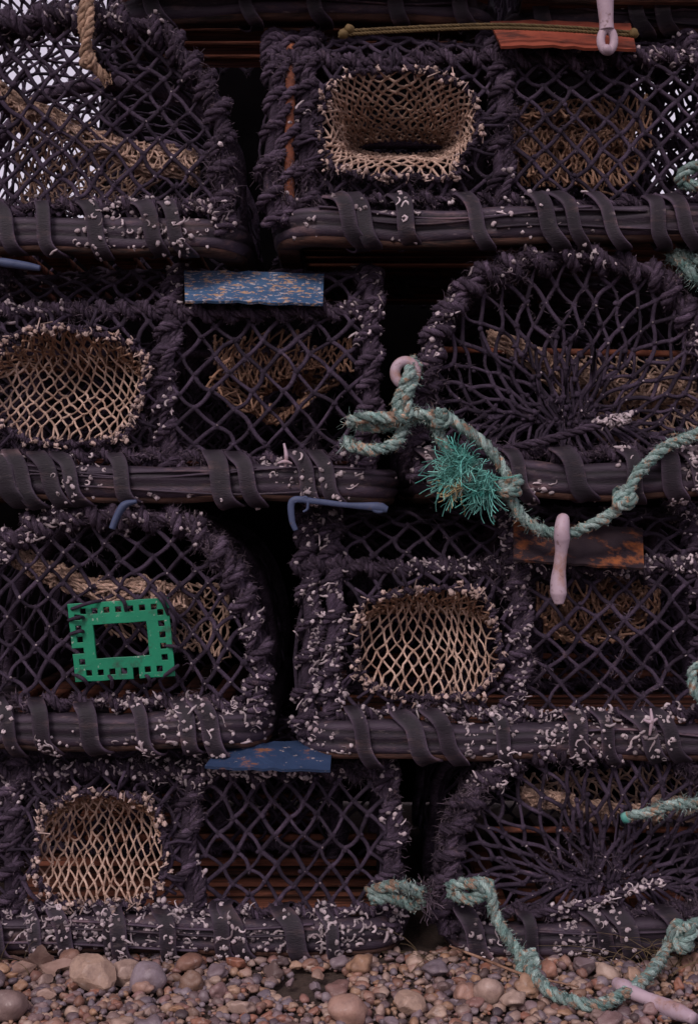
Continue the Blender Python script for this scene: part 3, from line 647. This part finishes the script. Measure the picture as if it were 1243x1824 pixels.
mb=MB('blue_plastic_hook'); prof_tube(mb,[(-40,462,-.05),(10,468,-.05),(50,474,-.05),(72,478,-.05)],[.006,.008,.007,.005],'bluepl'); mb.build()
mb=MB('cable_tie')
for p in ([(506,790,-.045),(510,812,-.05),(508,832,-.045)],[(495,825,-.045),(508,822,-.05),(520,826,-.045)]): prof_tube(mb,p,[.002,.004,.002],'lilac',k=6)
mb.build()
mb=MB('cable_tie')
for p in ([(1158,1262,-.045),(1160,1285,-.05),(1156,1310,-.045)],[(1145,1282,-.045),(1158,1286,-.05),(1170,1280,-.045)]): prof_tube(mb,p,[.002,.004,.002],'lilac',k=6)
mb.build()

# ------------------------------------------------------------ green escape-gap frame
bm=bmesh.new(); nx,nyy=17,14; c0,c1,c2,c3=[W(*p) for p in ((121,1076,-.02),(300,1064,-.02),(313,1204,-.03),(136,1215,-.03))]
gv={}
def gp(i,j):
    if (i,j) not in gv:
        u,v=i/nx,j/nyy; p=(c0*(1-u)+c1*u)*(1-v)+(c3*(1-u)+c2*u)*v; gv[(i,j)]=bm.verts.new(p+np.array([.0003*math.sin(j*1.3),-.004*math.sin(3*u),.0003*math.sin(i*1.1)]))
    return gv[(i,j)]
for i in range(nx):
    for j in range(nyy):
        ring=min(i,nx-1-i,j,nyy-1-j)
        hole=(4<=i<=nx-5 and 4<=j<=nyy-5)
        if ring==1:
            t=i if (j in (1,nyy-2)) else j
            if t%2==0 and t>1: hole=True
        if (i,j) in ((0,8),(10,13)): hole=True
        if not hole: bm.faces.new([gp(i,j),gp(i,j+1),gp(i+1,j+1),gp(i+1,j)])
me=bpy.data.meshes.new('escape_gap_frame'); bm.normal_update(); bm.to_mesh(me); bm.free(); me.materials.append(M['green'])
o=bpy.data.objects.new('escape_gap_frame',me); S.collection.objects.link(o)
a=me.attributes.new('rnd','FLOAT','POINT'); a.data.foreach_set('value',[.5]*len(me.vertices))
md=o.modifiers.new('s','SOLIDIFY'); md.thickness=.007; md.offset=0; md.use_even_offset=False
md=o.modifiers.new('b','BEVEL'); md.width=.0009; md.segments=2; md.limit_method='ANGLE'
mb=MB('lashing_cord')
for (a_,b_) in (((128,1085),(180,1070)),((285,1055),(318,1110)),((270,1050),(300,1095)),((130,1200),(160,1225)),((285,1210),(318,1185)),((125,1130),(150,1125)),((295,1150),(322,1160)),((190,1200),(200,1225)),((122,1105),(150,1100)),((210,1060),(225,1090)),((300,1085),(312,1130)),((255,1200),(268,1222))):
    prof_tube(mb,[(*a_,-.025),((a_[0]+b_[0])/2+4,(a_[1]+b_[1])/2-3,-.042),(*b_,-.025)],[.0032,.0036,.0032],'net',k=6)
mb.build()

# ------------------------------------------------------------ ground
mb=MB('ground'); xs=np.concatenate([np.linspace(-60,-2,12),np.linspace(-1.8,1.8,50),np.linspace(2,60,12)]); ys=np.concatenate([np.linspace(-60,-2,12),np.linspace(-1.6,2,40),np.linspace(2.5,60,12)])
G=np.array([[(x,y,-.006+.008*noise.noise(Vector((x*3,y*3,0)))) for y in ys] for x in xs]); mb.add(G,gridfaces(len(xs),len(ys),False)[:,::-1],'earth',.5); mb.build()
def pebbles(mb,C,R,sub):
    V,F=ICO[sub]; n=len(C)
    for i in range(n):
        off=Vector(rng.uniform(-50,50,3).tolist()); fl=rng.uniform(.45,.85); el=rng.uniform(.6,1.0); ang=rng.uniform(0,6.28)
        d=np.array([noise.noise(Vector(v.tolist())*1.3+off) for v in V])*(.5 if sub>2 else .4)
        L=V*(1+d)[:,None]
        if rng.random()<.5:
            for _ in range(3):
                nv=norm(rng.normal(size=3)); e=L@nv; L=L-nv*np.maximum(e-.58,0)[:,None]
        L=L*R[i]*np.array([1,el,fl]); c,s=math.cos(ang),math.sin(ang); tl=rng.normal()*.3
        L=L@np.array([[c,s,0],[-s,c,0],[0,0,1]])@np.array([[1,0,0],[0,math.cos(tl),math.sin(tl)],[0,-math.sin(tl),math.cos(tl)]])
        mb.add(L+C[i],F,'stone',rng.random())
mb=MB('gravel')
n=7500; x=rng.uniform(-.90,.90,n); y=rng.uniform(-.48,.03,n); R=.0035+.0095*rng.random(n)**2
k=np.array([noise.noise(Vector((a*4,b*4,3))) for a,b in zip(x,y)])>-.42; x=x[k];y=y[k];R=R[k]
pebbles(mb,np.stack([x,y,-.002+R*.5],1),R,2)
pl=[]
for t in range(900):
    r=.011+.014*rng.random()**2; p=np.array([rng.uniform(-.95,.95),rng.uniform(-.5,-.045)])
    if all(np.hypot(*(p-q))>(r+s)*.95 for q,s in pl): pl.append((p,r))
    if len(pl)>170: break
pebbles(mb,np.array([(p[0],p[1],.002+r*.5) for p,r in pl]),np.array([r for _,r in pl]),3)
n=1300; x=rng.uniform(-2.5,2.5,n); y=rng.uniform(-2.0,.1,n); k=(abs(x)>.90)|(y<-.48); x=x[k];y=y[k]; R=rng.uniform(.008,.026,len(x)); pebbles(mb,np.stack([x,y,R*.3],1),R,2)
mb.build()
def rock(px,py,r,rn,seed,ang=True):
    mb=MB('flint_stone'); V,F=ICO[3]; o=Vector((seed,1,2)); c=W(px,py,GYd(py,r*.75))
    L=[]
    for v in V:
        d=1+.35*noise.noise(Vector(v.tolist())*1.1+o)
        q=v*d
        if ang:
            for nn,lim in (((.3,-.9,.3),.72),((-.7,-.5,.5),.75),((.8,-.4,.4),.78),((0,-.2,1),.7),((-.2,-.8,-.5),.8)):
                nv=np.array(nn)/np.linalg.norm(nn); e=q@nv
                if e>lim: q=q-nv*(e-lim)
        L.append(q*r)
    L=np.array(L)*np.array([1.05,.9,.9]); mb.add(L+c,F,'stone',rn); mb.build(smooth=not ang)
rock(166,1732,.037,.80,3); rock(224,1732,.025,.32,9); rock(265,1742,.028,.54,5,False); rock(15,1790,.028,.4,8,False); rock(730,1785,.024,.80,12)
rock(870,1765,.024,.32,15,False); rock(620,1800,.028,.28,18,False)
# dead leaf
mb=MB('dead_leaf'); c=W(68,1718,-.10); ang=np.linspace(0,2*np.pi,60,endpoint=False); rr=.036*(1+.34*np.cos(ang*5)+.16*np.cos(ang*13+1)); V=[c]
for fr in (.5,1):
    for a_,r_ in zip(ang,rr): r2=r_*fr; V.append(c+np.array([math.cos(a_)*r2*1.25,-.004+.012*math.sin(a_*3)*fr-.3*r2*math.sin(a_),math.sin(a_)*r2*.75+.008*math.cos(a_*4)*fr]))
mb.add(V,[[0,i+1,(i+1)%60+1] for i in range(60)],'leaf',.5); mb.F.append(np.array([[i+1,i+61,(i+1)%60+61,(i+1)%60+1] for i in range(60)])); mb.m.append(np.zeros(60,int)); mb.build()
mb=MB('twig'); prof_tube(mb,[(800,1685,-.06),(860,1708,GYd(1708,.03)),(930,1735,GYd(1735,.022)),(1030,1758,GYd(1758,.015))],[.0015,.0028,.0024,.0015],'brown',k=6); mb.build()
mb=MB('dry_grass')
for (gx,gn) in ((1190,40),(1235,30),(760,6),(1100,8),(25,6)):
    for i in range(gn):
        b0=W(gx+random.gauss(0,26),1715,-.06+random.gauss(0,.02)); b0[2]=0; d=np.array([random.gauss(0,.35),random.gauss(-.1,.3),1]); l=random.uniform(.03,.13)
        P=np.array([b0+d*l*t+np.array([d[0]*l*t*t*1.2,0,-l*.5*t*t]) for t in np.linspace(0,1,6)]); tube(mb,P,np.linspace(.0008,.0002,6),4,'grass')
mb.build()

# ------------------------------------------------------------ light, world, camera
w=bpy.data.worlds.new('World'); S.world=w; w.use_nodes=True; nt=w.node_tree
sk=nt.nodes.new('ShaderNodeTexSky'); sk.sky_type='NISHITA'; sk.sun_disc=False; sk.dust_density=6; sk.air_density=1.0; sk.ozone_density=1
el=math.radians(42); az=math.radians(202)
sk.sun_elevation=el; sk.sun_rotation=az
# overcast: cloud layer mixed over the clear sky
tc=nt.nodes.new('ShaderNodeTexCoord'); sp=nt.nodes.new('ShaderNodeSeparateXYZ'); nt.links.new(tc.outputs['Generated'],sp.inputs[0])
cl=ramp(nt,sp.outputs['Z'],[(0,(7.7,6.9,8.1)),(.35,(5.9,5.1,6.2)),(1,(4.1,3.5,4.4))])
cc=mixc(nt,.85,sk.outputs[0],cl)
bg=nt.nodes['Background']; nt.links.new(cc,bg.inputs[0]); bg.inputs[1].default_value=.12
sd=bpy.data.lights.new('sun','SUN'); sd.energy=1.5; sd.angle=math.radians(16); sd.color=(1,.89,.89)
so=bpy.data.objects.new('sun',sd); S.collection.objects.link(so)
dv=Vector((math.sin(az)*math.cos(el),math.cos(az)*math.cos(el),math.sin(el)))
so.rotation_euler=dv.to_track_quat('Z','Y').to_euler()
cd=bpy.data.cameras.new('camera'); co_=bpy.data.objects.new('camera',cd); S.collection.objects.link(co_)
co_.location=(0,-CAMD,CZ); co_.rotation_euler=(math.radians(90),0,0)
cd.sensor_fit='VERTICAL'; cd.sensor_height=24; cd.lens=24*CAMD/1.824; cd.clip_end=500; cd.clip_start=.05
S.camera=co_
S.view_settings.view_transform='Standard'; S.view_settings.look='None'; S.view_settings.exposure=0
print('VERTS',sum(len(o.data.vertices) for o in S.objects if o.type=='MESH'))
